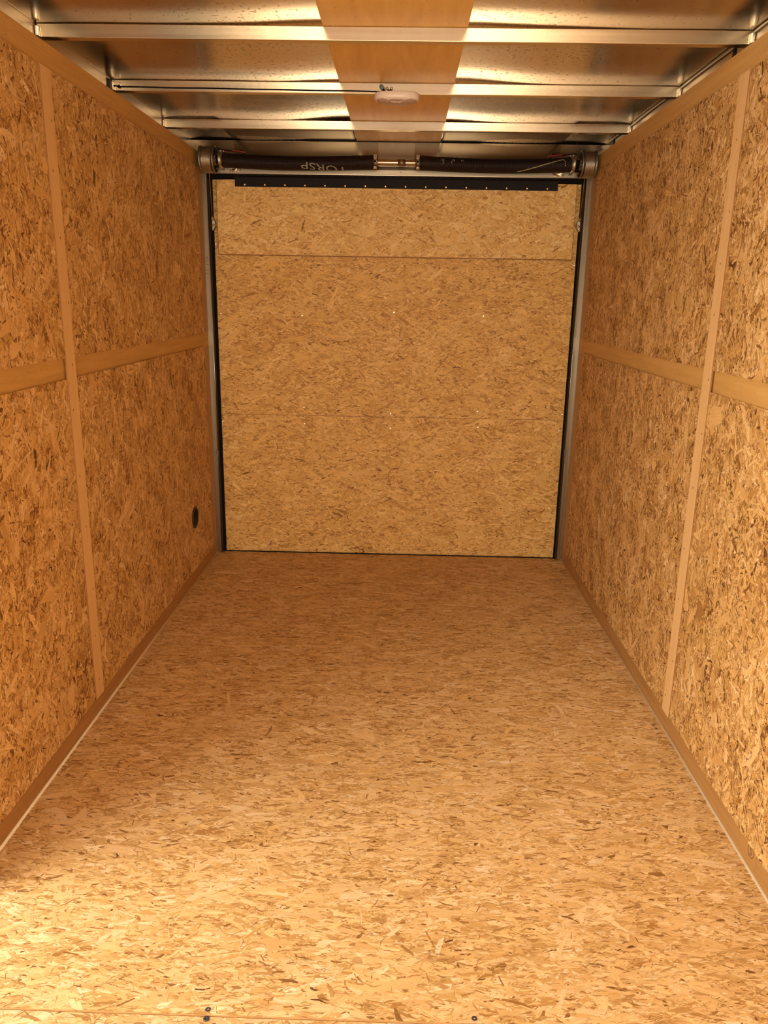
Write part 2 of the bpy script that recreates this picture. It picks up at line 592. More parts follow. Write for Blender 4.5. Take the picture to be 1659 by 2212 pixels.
def side(s):
    nm = 'left' if s < 0 else 'right'
    rnd = random.Random(5 + s)
    yend = 3.716 if s < 0 else 3.706
    bat0, bat1 = (2.160, 2.222) if s < 0 else (2.143, 2.203)
    X = lambda v: s * v

    def bx(bm, x0, x1, *r):
        box(bm, min(X(x0), X(x1)), max(X(x0), X(x1)), *r)
    # wall sheathing
    b = B()
    if s < 0:
        bx(b, 0.902, 0.95, DOOR1, YD + 0.06, 0.0, 1.85)
        bx(b, 0.902, 0.95, YB, DOOR0, 0.0, 1.85)
        bx(b, 0.902, 0.95, DOOR0, DOOR1, 1.80, 1.85)
        starts = [(DOOR1, bat0 + 0.03), (bat0 + 0.03, yend)]
    else:
        bx(b, 0.902, 0.95, YB, YD + 0.06, 0.0, 1.85)
        starts = [(YB, -0.3), (-0.3, bat0 - 1.2), (bat0 - 1.2, bat0 + 0.03), (bat0 + 0.03, yend)]
    wall = struct(obj('wall_' + nm, b, 'skin_out'))
    if s < 0:
        starts = [(YB, DOOR0)] + starts
    for (a, c) in starts:
        for (z0, z1) in ((KZ, MB), (MT, FB)):
            p = jag_panel('wall_panel', X(0.884), X(0.902), a, c, z0, z1, 'osb', wall, rnd)
            fine = c > 1.5
            strands(p, (X(0.884), a, z0), (0, 1, 0), (0, 0, 1), (-s, 0, 0), c - a, z1 - z0, rnd.randrange(9999), 'v', 1.0 if fine else 0.3,
                    0.85, 1.0 if fine else 1.6, -0.065 if s < 0 else -0.105, (0.99, 0.985, 1.10), spread=1.6, blotch=3.0)
    # boards let in between the panels
    yr = [(DOOR1, YD)] + [(YB, DOOR0)] if s < 0 else [(YB, YD)]
    b = B()
    for a, c in yr:
        bx(b, XW, 0.902, a, c, 0.0, KZ + 0.004)
    bb = struct(obj('baseboard_' + nm, b, 'ply_dark', uvoff=(s * 3, 1)))
    b = B()
    for a, c in yr:
        tube(b, [(X(XW - 0.0005), a, 0.0008), (X(XW - 0.0005), c, 0.0008)], 0.0048, 8)
    obj('sealant_bead', b, 'caulk', bb)['label'] = 'thin pale sealant bead'
    base = 1 if s < 0 else 5
    b = B()
    for a, c in yr:
        bx(b, XW, 0.902, a, c, MB - 0.004, MT + 0.004)
    struct(obj('trim_%d' % base, b, 'ply_h', uvoff=(s * 5, 2)))
    b = B()
    for a, c in ([(YB, YD)]):
        bx(b, XW - 0.002, 0.902, a, c, FB - 0.004, FT)
    struct(obj('trim_%d' % (base + 1), b, 'ply_h', uvoff=(s * 7, 3)))
    b = B()
    bx(b, XW, 0.902, yend - 0.004, YD, KZ + 0.004, MB - 0.004)
    bx(b, XW, 0.902, yend - 0.004, YD, MT + 0.004, FB - 0.004)
    struct(obj('trim_%d' % (base + 2), b, 'ply_end', uvoff=(s * 9, 4)))
    b = B()
    bx(b, 0.8806, 0.8845, bat0, bat1, KZ - 0.002, FB + 0.001, 0.0006)
    bt = struct(obj('trim_%d' % (base + 3), b, 'ply_v', uvoff=(s * 11, 5)))
    b = B()
    bx(b, 0.8806, 0.8845, bat0 - 0.0008, bat0 + 0.0002, KZ - 0.002, FB)
    obj('dark_edge', b, 'edge', bt)
    # staples punched along the batten
    b = B()
    z = 0.12
    while z < 1.83:
        yy = (bat0 + bat1) / 2 + rnd.uniform(-0.018, 0.018)
        x0 = X(0.8804)
        box(b, min(x0, x0 - s * 0.0004), max(x0, x0 - s * 0.0004), yy - 0.0012, yy + 0.0012, z - 0.003, z + 0.003)
        z += rnd.uniform(0.12, 0.2)
    obj('staple_marks', b, 'ink', bt)
    return wall, bb


wall_l, base_l = side(-1)
wall_r, base_r = side(1)

# joint in the right baseboard and the maker's ring stamped beside it
b = B(); box(b, 0.8898, 0.8905, 1.5420, 1.5426, 0.005, KZ)
obj('joint', b, 'stain', base_r)
b = B()
ring = [(0.8896, 1.572 + 0.0145 * math.cos(2 * PI * i / 28), 0.047 + 0.0155 * math.sin(2 * PI * i / 28)) for i in range(29)]
tube(b, ring, 0.0004, 5)
cyy, czz = 1.572, 0.047
sc_ = []
for i in range(21):                    # an S inside the ring
    t = i / 20
    if t < 0.5:
        a = 0.35 + (t / 0.5) * 4.1
        sc_.append((0.8896, cyy + 0.0042 * math.cos(a) * -1, czz + 0.0048 + 0.0046 * math.sin(a)))
    else:
        a = 1.35 - ((t - 0.5) / 0.5) * 4.1
        sc_.append((0.8896, cyy + 0.0042 * math.cos(a) * -1, czz - 0.0048 + 0.0046 * math.sin(a)))
tube(b, sc_, 0.0006, 5)
obj('stamp', b, 'ink', base_r)['label'] = 'dark round ink stamp'

# space behind the camera: wall with its double doors standing open, daylight comes in
b = B()
box(b, -0.95, -0.86, YB - 0.05, YB, 0, 2.0)
box(b, 0.86, 0.95, YB - 0.05, YB, 0, 2.0)
box(b, -0.86, 0.86, YB - 0.05, YB, 1.84, 2.0)
struct(obj('wall_front', b, 'skin_out'))

# ------------------------------------------------------------------ ceiling
BOWS = [(2.2793, -0.9311, 0.9375), (2.8264, -0.9311, 0.9375), (3.4002, -0.9311, 0.9375)]
BY = [-1.62, -1.06, -0.50, 0.06, 0.62, 1.18, 1.74] + [q[0] for q in BOWS] + [3.84]


def roof_z(x, y):
    # height of the thin roof sheet above the bows
    ys = [YB] + BY
    z = ZC + 0.0008
    for a, c in zip(ys, ys[1:]):
        if a <= y <= c:
            # crowned in the middle of the bay, falling quickly towards the next bow
            crown = math.sin(PI * (y - a) / (c - a)) ** 2
            z += 0.0035 * crown
    ax = abs(x)
    lift = math.exp(-((max(ax - 0.19, 0)) / 0.16) ** 2) * (0.75 + 0.25 * math.sin(y * 5 + (1 if x > 0 else 3)))
    bowd = min(abs(y - q - 0.012) for q in BY)
    z += (0.0045 + 0.0035 * math.exp(-(bowd / 0.09) ** 2)) * lift
    if 3.35 < y < 3.84 and ax > 0.72:
        z += 0.004
    z += 0.0011 * math.sin(x * 6.0 + y * 2.3) * min(1, (0.94 - ax) * 6)
    z += 0.0005 * math.sin(x * 15.0 - y * 8.0 + 1.0) * min(1, (0.94 - ax) * 6)
    # dished corners by the side rail
    if ax > 0.84:
        z -= (z - ZC) * min(1, (ax - 0.84) / 0.10) ** 2
    return z


b = B()
NX, NY = 110, 560
grid = []
for j in range(NY + 1):
    y = YB + (1.6 - YB) * j / 140 if j < 140 else 1.6 + (YD + 0.02 - 1.6) * (j - 140) / 420
    row = []
    for i in range(NX + 1):
        x = -0.945 + 1.89 * i / NX
        row.append(b.verts.new((x, y, roof_z(x, y))))
    grid.append(row)
for j in range(NY):
    for i in range(NX):
        f = b.faces.new((grid[j][i], grid[j][i + 1], grid[j + 1][i + 1], grid[j + 1][i]))
        f.smooth = True
top = bmesh.ops.extrude_face_region(b, geom=b.faces[:])
for v in [g for g in top['geom'] if isinstance(g, bmesh.types.BMVert)]:
    v.co.z += 0.012
ceiling = struct(obj('ceiling', b, 'roof'))

# side rails above the walls
for s in (-1, 1):
    b = B()
    box(b, min(s * 0.9335, s * 0.96), max(s * 0.9335, s * 0.96), YB, YD + 0.06, 1.85, ZC + 0.03)
    box(b, min(s * 0.9025, s * 0.96), max(s * 0.9025, s * 0.96), YB, YD + 0.06, 1.846, 1.8505)
    rail = struct(obj('trim_%d' % (9 if s < 0 else 10), b, 'alu_dull'))
    if s > 0:
        for y in (2.40, 3.66):
            b = B(); box(b, 0.9318, 0.9334, y - 0.011, y + 0.011, 1.89, 1.962)
            obj('dark_slot', b, 'black', rail)
        b = B()
        tube(b, [(0.9300, YB + 0.02 + i * 0.12, 1.9585 + 0.0008 * math.sin(i * 1.7)) for i in range(48)], 0.0035, 8)
        obj('seal_cord', b, 'cable', rail)['label'] = 'grey cord pressed along the roof edge'
    else:
        b = B(); box(b, -0.9334, -0.9318, 2.788, 2.812, 1.89, 1.962)
        obj('dark_slot', b, 'black', rail)

# centre strip of plywood above the bows
b = B()
fs = []
n = 60
for j in range(n + 1):
    y = YB + (YD - 0.004 - YB) * j / n
    fs.append([b.verts.new((x, y, z)) for x, z in ((-0.1795, ZC + 0.0006), (0.197, ZC + 0.0006), (0.197, ZC + 0.0042), (-0.1795, ZC + 0.0042))])
for a, c in zip(fs, fs[1:]):
    for q in range(4):
        b.faces.new((a[q], a[(q + 1) % 4], c[(q + 1) % 4], c[q]))
b.faces.new(fs[0]); b.faces.new(fs[-1])
obj_strip = obj('ceiling_board', b, 'ply_ceiling')
tag(obj_strip, 'long flat plywood strip running down the middle of the ceiling above the bows', 'board')

bow_labels = {7: 'aluminium roof bow nearest the camera, highest in view across the ceiling',
              8: 'middle aluminium roof bow carrying the dome light and its black cable',
              9: 'aluminium roof bow farthest from the camera, closest to the springs'}
for i, y in enumerate(BY[:-1]):
    b = B()
    box(b, -0.9311, 0.9335, y, y + 0.027, ZC - 0.0335, ZC, 0.0018)
    for s in (-1, 1):
        pass
    o = obj('roof_bow', b, 'alu', origin=(0, y, ZC - 0.0335), uvoff=(i * 1.7, i))
    tag(o, bow_labels.get(i, 'aluminium roof bow above and behind the camera'), 'roof bow', 'roof bows')
    for s in (-1, 1):
        xe = s * 0.9225
        b = B()
        box(b, min(xe, xe + s * 0.0105), max(xe, xe + s * 0.0105), y - 0.0105, y - 0.0004, ZC - 0.033, ZC - 0.006, 0.003)
        g = obj('end_weld', b, 'zinc', o)

# ------------------------------------------------------------------ door frame
door = struct(empty('door_1', (0, YD, 0)))


def part(name, bm, mat, parent, **kw):
    return obj(name, bm, mat, parent, **kw)


for s in (-1, 1):
    b = B()
    x0, x1 = (-0.893, -0.8665) if s < 0 else (0.8625, 0.8915)
    box(b, x0, x1, YD, YD + 0.05, 0.0, 1.822, 0.0015)
    # rolled inner lip that catches the light
    xi = x1 if s < 0 else x0
    tube(b, [(xi, YD + 0.001, 0.0), (xi, YD + 0.001, 1.82)], 0.0022, 8)
    jm = part('jamb', b, 'alu_v', door)
    # smudge at lock height
    b = B()
    cx, cz = (-0.8615 if s > 0 else -0.8685), 0.508
    cx = 0.8665 if s > 0 else -0.8705
    cz = 0.545 if s > 0 else 0.508
    rr = random.Random(3 + s)
    for (dz, r1, hh) in ((0.017, 0.0085, 0.020), (-0.020, 0.0065, 0.018)):
        vs = []
        for k in range(18):
            a = 2 * PI * k / 18
            q = 1 + 0.22 * rr.uniform(-1, 1)
            vs.append(b.verts.new((cx - s * 0.001 + r1 * 0.75 * q * math.cos(a), YD - 0.0012, cz + dz + hh * q * math.sin(a))))
        b.faces.new(vs)
    ext = bmesh.ops.extrude_face_region(b, geom=b.faces[:])
    for v in [g for g in ext['geom'] if isinstance(g, bmesh.types.BMVert)]:
        v.co.y += 0.0006
    part('smudge', b, 'stain', jm)
    if s < 0:
        b = B()
        tube(b, [(-0.8855 + 0.0045 * math.cos(a) + 0.004, YD - 0.0004, 1.446 + 0.011 * math.sin(a)) for a in [k * 0.5 - 0.6 for k in range(11)]], 0.0006, 5)
        for zz, dx in ((1.4245, 0.002), (1.3985, 0.001), (1.3835, 0.002)):
            tube(b, [(-0.8905 + dx, YD - 0.0004, zz + 0.0015), (-0.874 + dx, YD - 0.0004, zz - 0.002)], 0.0008, 5)
        tube(b, [(-0.888, YD - 0.0004, 1.81), (-0.884, YD - 0.0004, 1.806), (-0.8875, YD - 0.0004, 1.80)], 0.0006, 5)
        part('pen_marks', b, 'ink', jm)['label'] = 'handwritten pen strokes reading 0 1 1 1'
b = B()
box(b, -0.934, 0.934, YD, YD + 0.06, 1.8235, 1.9615)
hd = part('header', b, 'header', door)
b = B(); box(b, -0.96, 0.96, YD + 0.022, YD + 0.07, 1.9, 2.01)  # dark block added behind the header so no sky light leaks through
part('dark_filler', b, 'black', hd)
b = B()
box(b, -0.893, 0.893, YD - 0.004, YD + 0.002, 1.8215, 1.8265, 0.001)
part('lip', b, 'zinc', hd)
b = B()
box(b, -0.893, 0.893, YD - 0.010, YD + 0.002, 1.8235, 1.8455, 0.0015)
part('lower_rail', b, 'header_rail', hd)
b = B()
box(b, -0.735, 0.737, YD - 0.0025, YD + 0.001, 1.8455, 1.9600, 0.0008)
part('backplate', b, 'header_plate', hd)
b = B(); box(b, -0.083, 0.083, YD - 0.0055, YD - 0.0026, 1.8457, 1.9590, 0.0006)
part('centre_plate', b, 'header', hd)
for x0, x1 in ((-0.735, -0.184), (0.202, 0.737)):
    b = B()
    rows = []
    for i in range(25):
        x = x0 + (x1 - x0) * i / 24
        t = (x - x0) / (x1 - x0)
        rows.append([b.verts.new((x, 3.435 + (YD - 0.008 - 3.435) * q / 12, 1.9635 - 0.0012 * math.sin(PI * q / 12) * math.sin(t * 5 + x) + 0.004 * (q / 12) ** 3)) for q in range(13)])
    for a, c in zip(rows, rows[1:]):
        for q in range(12):
            b.faces.new((a[q], a[q + 1], c[q + 1], c[q])).smooth = True
    ln = part('liner_sheet', b, 'liner', hd)
    sm = ln.modifiers.new('thick', 'SOLIDIFY'); sm.thickness = 0.0008; sm.offset = 1
b = B()
lathe_axis(b, [(0, 0.0022), (0.001, 0.0018)], (0.022, YD - 0.0100, 1.8365), (0, -1, 0), 12)
part('rivet', b, 'black', hd)

# rubber seals round the opening
for s in (-1, 1):
    x0, x1 = (-0.8665, -0.858) if s < 0 else (0.854, 0.8625)
    b = B(); box(b, x0, x1, YD + 0.006, YD + 0.05, 0.0, 1.822)
    sc1 = part('seal_channel', b, 'rubber_brown', door)
    x0, x1 = (-0.858, -0.8475) if s < 0 else (0.8485, 0.8545)
    b = B(); box(b, x0, x1, YD + 0.012, YD + 0.05, 0.0, 1.822)
    part('side_seal', b, 'rubber', door)
b = B(); box(b, -0.8665, 0.8625, YD + 0.003, YD + 0.05, 1.800, 1.8215)
part('top_seal', b, 'rubber', door)
b = B(); box(b, -0.866, 0.862, YD + 0.018, YD + 0.06, -0.002, 0.0035)
part('sill', b, 'black', door)

# ------------------------------------------------------------------ ramp door
ramp = empty('ramp_door', (0, YD + 0.03, 0.004))
tag(ramp, 'closed OSB ramp door filling the far end, with a raised flap across its top', 'door')
YR = YD + 0.030


def door_sheet(z0, z1, uo, slope=0.0):
    bm = B()
    box(bm, -0.848, 0.849, YR, YR + 0.03, z0, z1, 0.0006)
    o = obj('door_panel', bm, 'osb', ramp, uvoff=uo)
    # the sheet's own origin is the world origin, shifted by the parent
    return strands(o, (-0.848, YR, z0), (1, 0, 0), (0, 0, 1), (0, -1, 0), 1.697, z1 - z0, int(uo[0] * 7), 'u', 1.0, 0.38, 0.9, -0.01, (1, 0.96, 0.82), edge=0.0004, spread=1.25, blotch=1.5)


door_sheet(0.004, 0.7155, (2, 3))
door_sheet(0.7178, 1.8, (8, 9))
b = B(); box(b, -0.846, 0.847, YR + 0.0015, YR + 0.004, 0.7153, 0.7180)
part('seam', b, 'edge', ramp)
b = B()
box(b, -0.8226, 0.8213, YR - 0.028, YR - 0.0005, 1.4727, 1.7963, 0.0008)
flap = part('flap', b, 'osb', ramp, uvoff=(4, 6))
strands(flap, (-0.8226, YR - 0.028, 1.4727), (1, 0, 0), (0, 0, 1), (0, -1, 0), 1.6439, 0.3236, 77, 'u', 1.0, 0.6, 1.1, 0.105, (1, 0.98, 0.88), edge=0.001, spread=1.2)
b = B()  # dark strips round the flap: edge colour standing in for its soft shadow
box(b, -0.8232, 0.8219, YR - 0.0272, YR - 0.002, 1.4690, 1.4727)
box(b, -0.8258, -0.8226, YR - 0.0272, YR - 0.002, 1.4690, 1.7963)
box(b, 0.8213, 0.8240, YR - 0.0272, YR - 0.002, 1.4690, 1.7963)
part('dark_edge', b, 'edge', flap)['label'] = 'darker sawn edge of the raised board, standing in for its shadow'
b = B()
box(b, -0.7374, 0.7360, YR - 0.0325, YR - 0.028, 1.7674, 1.808, 0.0006)
box(b, -0.7374, 0.7360, YR - 0.032, YR - 0.028, 1.808, 1.8205)
hinge = part('hinge', b, 'black', flap)
hinge['label'] = 'long black continuous hinge'
b = B()
tube(b, [(-0.7374, YR - 0.0315, 1.8126), (0.7360, YR - 0.0315, 1.8126)], 0.0042, 12)
part('hinge_pin', b, 'black', hinge)
b = B()
x = -0.73
while x < 0.73:
    box(b, x, x + 0.0165, YR - 0.0374, YR - 0.0345, 1.8137, 1.8151)
    x += 0.0328
part('knuckle', b, 'rubber_brown', hinge)
for i in range(16):
    x = -0.6921 + i * (0.6921 + 0.6888) / 15
    b = B()
    lathe_axis(b, [(0, 0.0058), (0.0012, 0.0056), (0.0030, 0.0040), (0.0038, 0.0018)], (x, YR - 0.0325, 1.7764), (0, -1, 0), 16)
    part('hinge_screw', b, 'zinc', hinge)
for x, z in ((-0.838, 0.7551), (-0.4345, 0.7561), (-0.0047, 0.7347), (0.4227, 0.7523), (0.84, 0.7468), (-0.841, 0.6788), (-0.4331, 0.6753),
             (-0.0056, 0.6607), (0.4288, 0.6741), (0.83, 0.6683), (-0.0061, 0.0332), (0.8312, 0.0533), (0.8425, 1.4482), (-0.4386, 1.197),
             (0.002, 1.22), (0.43, 1.21), (-0.8415, 1.5158), (0.838, 1.795), (-0.830, 1.20)):
    b = B()
    lathe_axis(b, [(0, 0.0040), (0.0016, 0.0040), (0.0020, 0.0043), (0.0026, 0.0026), (0.0016, 0.0014)], (x, YR, z), (0, -1, 0), 14)
    part('screw', b, 'screw', ramp)
# brackets that take the lift cables
for s in (-1, 1):
    cx = -0.848 if s < 0 else 0.848
    cz = 1.606 if s < 0 else 1.624
    b = B()
    vs = [(cx + s * 0.001, cz + 0.030), (cx - s * 0.007, cz + 0.018), (cx - s * 0.013, cz + 0.004), (cx - s * 0.014, cz - 0.010), (cx - s * 0.007, cz - 0.022),
          (cx + s * 0.001, cz - 0.030)]
    f = [b.verts.new((p[0], YD - 0.004, p[1])) for p in vs]
    g = [b.verts.new((p[0], YR, p[1])) for p in vs]
    b.faces.new(f); b.faces.new(list(reversed(g)))
    for i in range(6):
        b.faces.new((f[i], f[(i + 1) % 6], g[(i + 1) % 6], g[i]))
    br = part('cable_bracket', b, 'galv', ramp)
    b = B()
    lathe_axis(b, [(-0.004, 0.0035), (0.010, 0.0035), (0.0105, 0.0065), (0.016, 0.0065), (0.0165, 0.003), (0.026, 0.003)],
               (cx + s * 0.004, YD - 0.010, cz - 0.008), (-s, 0, 0), 6)
    part('bolt', b, 'zinc', br)

# ------------------------------------------------------------------ torsion shaft, springs, drums, cables
YS = 3.72
ZS0 = 1.866
shaft = empty('torsion_shaft', (0, YS, ZS0 - 0.01))
tag(shaft, 'steel torsion shaft joining the two black springs above the ramp door', 'shaft')
b = B()
tube(b, [(-0.875, YS, ZS0 - 0.004), (0.88, YS, ZS0 - 0.004)], 0.0125, 24)
obj('rod', b, 'shaft', shaft)
b = B()
tube(b, [(0.0 + 0.008, YS, ZS0 - 0.004), (0.042, YS, ZS0 - 0.004)], 0.0138, 24)
obj('collar', b, 'cone', shaft)['label'] = 'rust-brown collar'
for s in (-1, 1):   # bearing plates bolted to the header
    b = B()
    xc = s * 0.775
    lathe_x(b, [(-0.003, 0.012), (-0.003, 0.036), (0.003, 0.036), (0.003, 0.012)], xc + s * 0.006, YS, ZS0, 32)
    box(b, xc + s * 0.006 - 0.003, xc + s * 0.006 + 0.003, YS, YD + 0.001, ZS0 - 0.036, ZS0 + 0.036)
    box(b, min(xc, xc - s * 0.045), max(xc, xc - s * 0.045), YD - 0.008, YD - 0.003, ZS0 - 0.040, ZS0 - 0.012, 0.001)
    bp = obj('bearing_plate', b, 'galv', shaft)
    for dz, dx, dy in ((0.034, 0.0, 0.012), (0.030, -0.016, 0.0), (-0.034, -0.006, -0.004), (-0.036, -0.030, 0.08), (-0.026, -0.048, 0.085)):
        b = B()
        lathe_axis(b, [(0, 0.0055), (0.005, 0.0055), (0.006, 0.003), (0.011, 0.003)], (xc + s * dx, YS + dy - 0.012, ZS0 + dz), (0, -1, 0), 6)
        obj('bolt', b, 'zinc', bp)
    # clear wrinkled tape over the clip beside each plate
    b = B()
    rr = random.Random(9 + s)
    box(b, min(xc - s * 0.022, xc - s * 0.068), max(xc - s * 0.022, xc - s * 0.068), YD - 0.030, YD - 0.004, 1.8285, 1.852, 0.003)
    bmesh.ops.subdivide_edges(b, edges=b.edges[:], cuts=2, use_grid_fill=True)
    for v in b.verts:
        v.co += Vector((rr.uniform(-1, 1), rr.uniform(-1, 1), rr.uniform(-1, 1))) * 0.0022
    obj('clip', b, 'zinc', bp)['label'] = 'crumpled shiny clip'


def spring(s):
    """s = -1 left, +1 right: coil body with cones at both ends"""
    xa, xb = (0.102, 0.768) if s > 0 else (-0.098, -0.768)
    root = empty('torsion_spring', ((xa + xb) / 2, YS, ZS0 - 0.03))
    tag(root, 'black torsion spring %s of centre above the ramp door, %s' %
        (('left', 'with upside-down white lettering') if s < 0 else ('right', 'with dashed yellow paint')), 'spring', 'torsion springs')
    turns = 156
    R0, rw = 0.0281, 0.00205
    b = B()
    n = turns * 20
    seg = 6

    def axis(t):   # centre line sags slightly
        return Vector((xa + (xb - xa) * t, YS, ZS0 - 0.004 - 0.009 * math.sin(PI * t)))
    rings = []
    for i in range(n + 1):
        t = i / n
        a = 2 * PI * turns * t
        flare = 0.0012 * math.exp(-t * 14)
        c = axis(t)
        e1 = Vector((0, math.cos(a), math.sin(a)))
        p = c + e1 * (R0 + flare)
        ring = []
        for q in range(seg):
            w = 2 * PI * q / seg
            ring.append(b.verts.new(p + e1 * (rw * math.cos(w)) + Vector((1, 0, 0)) * (rw * math.sin(w))))
        rings.append(ring)
    for A_, B_ in zip(rings, rings[1:]):
        for q in range(seg):
            f = b.faces.new((A_[q], A_[(q + 1) % seg], B_[(q + 1) % seg], B_[q]))
            f.smooth = True
    coil = obj('coil', b, 'spring', root)
    # inner cone (winding cone) at the centre side
    b = B()
    d = 1 if s > 0 else -1
    xc = xa - d * 0.006
    zc = ZS0 - 0.004
    lathe_x(b, [(-0.010, 0.0130), (-0.010, 0.021), (-0.004, 0.0235), (0.004, 0.025), (0.009, 0.0245), (0.010, 0.0130)], xc, YS, zc, 28)
    for sz in (-1, 1):
        box(b, xc - 0.0085, xc + 0.0085, YS - 0.024, YS + 0.010, zc + sz * 0.014 - 0.004, zc + sz * 0.031 + (0.0 if sz > 0 else 0.0), 0.002)
    cn = obj('winding_cone', b, 'cone', root)
    b = B()
    lathe_axis(b, [(0, 0.0095), (0.003, 0.0105), (0.006, 0.0095), (0.0055, 0.0062), (0.001, 0.0055)], (xc, YS - 0.0235, zc + 0.001), (0, -1, 0), 4)
    obj('socket', b, 'galv', cn)
    b = B()
    lathe_axis(b, [(0, 0.0052), (0.0008, 0.0052)], (xc, YS - 0.0285, zc + 0.001), (0, -1, 0), 16)
    obj('socket_hole', b, 'rubber', cn)
    for sz in (-1, 1):
        b = B()
        lathe_axis(b, [(0, 0.0046), (0.005, 0.0046), (0.007, 0.003)], (xc, YS - 0.0235, zc + sz * 0.0225), (0, -1, 0), 4)
        obj('set_screw', b, 'zinc' if sz < 0 else 'cone', cn)
    # outer stationary cone
    b = B()
    xo = xb + d * 0.006
    lathe_x(b, [(-0.010 * d, 0.026), (-0.002 * d, 0.031), (0.004 * d, 0.034), (0.008 * d, 0.033), (0.009 * d, 0.013)], xo, YS, ZS0 - 0.002, 32)
    obj('stationary_cone', b, 'galv', root)
    return root, axis, xa, xb


def wrap_text(root, axis, xa, xb, body, size, x_at, ang0, slant, flip, mat, name, rad=0.0304, sx=1.0):
    """painted lettering laid on the outside of the coil"""
    cu = bpy.data.curves.new('t', 'FONT')
    cu.body = body
    cu.size = size
    cu.align_x = 'LEFT'
    cu.resolution_u = 3
    to = bpy.data.objects.new('t', cu)
    C.objects.link(to)
    bpy.context.view_layer.update()
    me = bpy.data.meshes.new_from_object(to.evaluated_get(bpy.context.evaluated_depsgraph_get()))
    bpy.data.objects.remove(to)
    bm = B()
    bm.from_mesh(me)
    bmesh.ops.triangulate(bm, faces=bm.faces[:])
    for _ in range(2):
        es = [e for e in bm.edges if e.calc_length() > size * 0.12]
        if es:
            bmesh.ops.subdivide_edges(bm, edges=es, cuts=1)
            bmesh.ops.triangulate(bm, faces=bm.faces[:])
    for v in bm.verts:
        u, w = v.co.x * sx, v.co.y
        if flip:
            u, w = -u, -w
        x = x_at + u
        a = PI + ang0 - (w + slant * u) / rad       # PI faces the camera (-y); positive = lower
        t = (x - xa) / (xb - xa)
        c = axis(max(0, min(1, t)))
        v.co = Vector((x, c.y + rad * math.cos(a), c.z + rad * math.sin(a)))
    o = obj(name, bm, mat, root)
    return o


sp_l, axl, xal, xbl = spring(-1)
wrap_text(sp_l, axl, xal, xbl, 'TORSP', 0.045, -0.215, 0.78, -0.145, True, 'yellow', 'lettering', sx=1.5)
sp_r, axr, xar, xbr = spring(1)
wrap_text(sp_r, axr, xar, xbr, 'AS', 0.014, 0.196, -0.35, 0, False, 'yellow', 'lettering')
wrap_text(sp_r, axr, xar, xbr, '5', 0.016, 0.203, 0.05, 0, False, 'yellow', 'lettering')
wrap_text(sp_r, axr, xar, xbr, '28', 0.014, 0.244, -0.35, 0, False, 'yellow', 'lettering')
wrap_text(sp_r, axr, xar, xbr, 'S', 0.014, 0.240, -0.02, 0, False, 'yellow', 'lettering')
wrap_text(sp_r, axr, xar, xbr, 'M', 0.014, 0.284, -0.35, 0, False, 'yellow', 'lettering')
# dashed winding line, one dash on each turn of wire
b = B()
for i in range(34):
    t = i / 33
    x = 0.535 + (0.728 - 0.535) * t
    ang = 0.95 - 1.65 * t
    tt = (x - xar) / (xbr - xar)
    c = axr(tt)
    for dx in (-0.0021,):
        q = []
        for xx, aa in ((x - 0.0021, ang - 0.07), (x + 0.0021, ang - 0.07), (x + 0.0021, ang + 0.07), (x - 0.0021, ang + 0.07)):
            a = PI + aa
            q.append(b.verts.new((xx, c.y + 0.0305 * math.cos(a), c.z + 0.0305 * math.sin(a))))
        b.faces.new(q)
for x, ang in ((0.733, -0.6), (0.737, -0.35), (0.739, -0.1), (0.7385, 0.2)):
    c = axr((x - xar) / (xbr - xar))
    q = []
    for xx, aa in ((x - 0.0016, ang - 0.07), (x + 0.0016, ang - 0.07), (x + 0.0016, ang + 0.07), (x - 0.0016, ang + 0.07)):
        q.append(b.verts.new((xx, c.y + 0.0305 * math.cos(PI + aa), c.z + 0.0305 * math.sin(PI + aa))))
    b.faces.new(q)
obj('paint_line', b, 'stripe', sp_r)


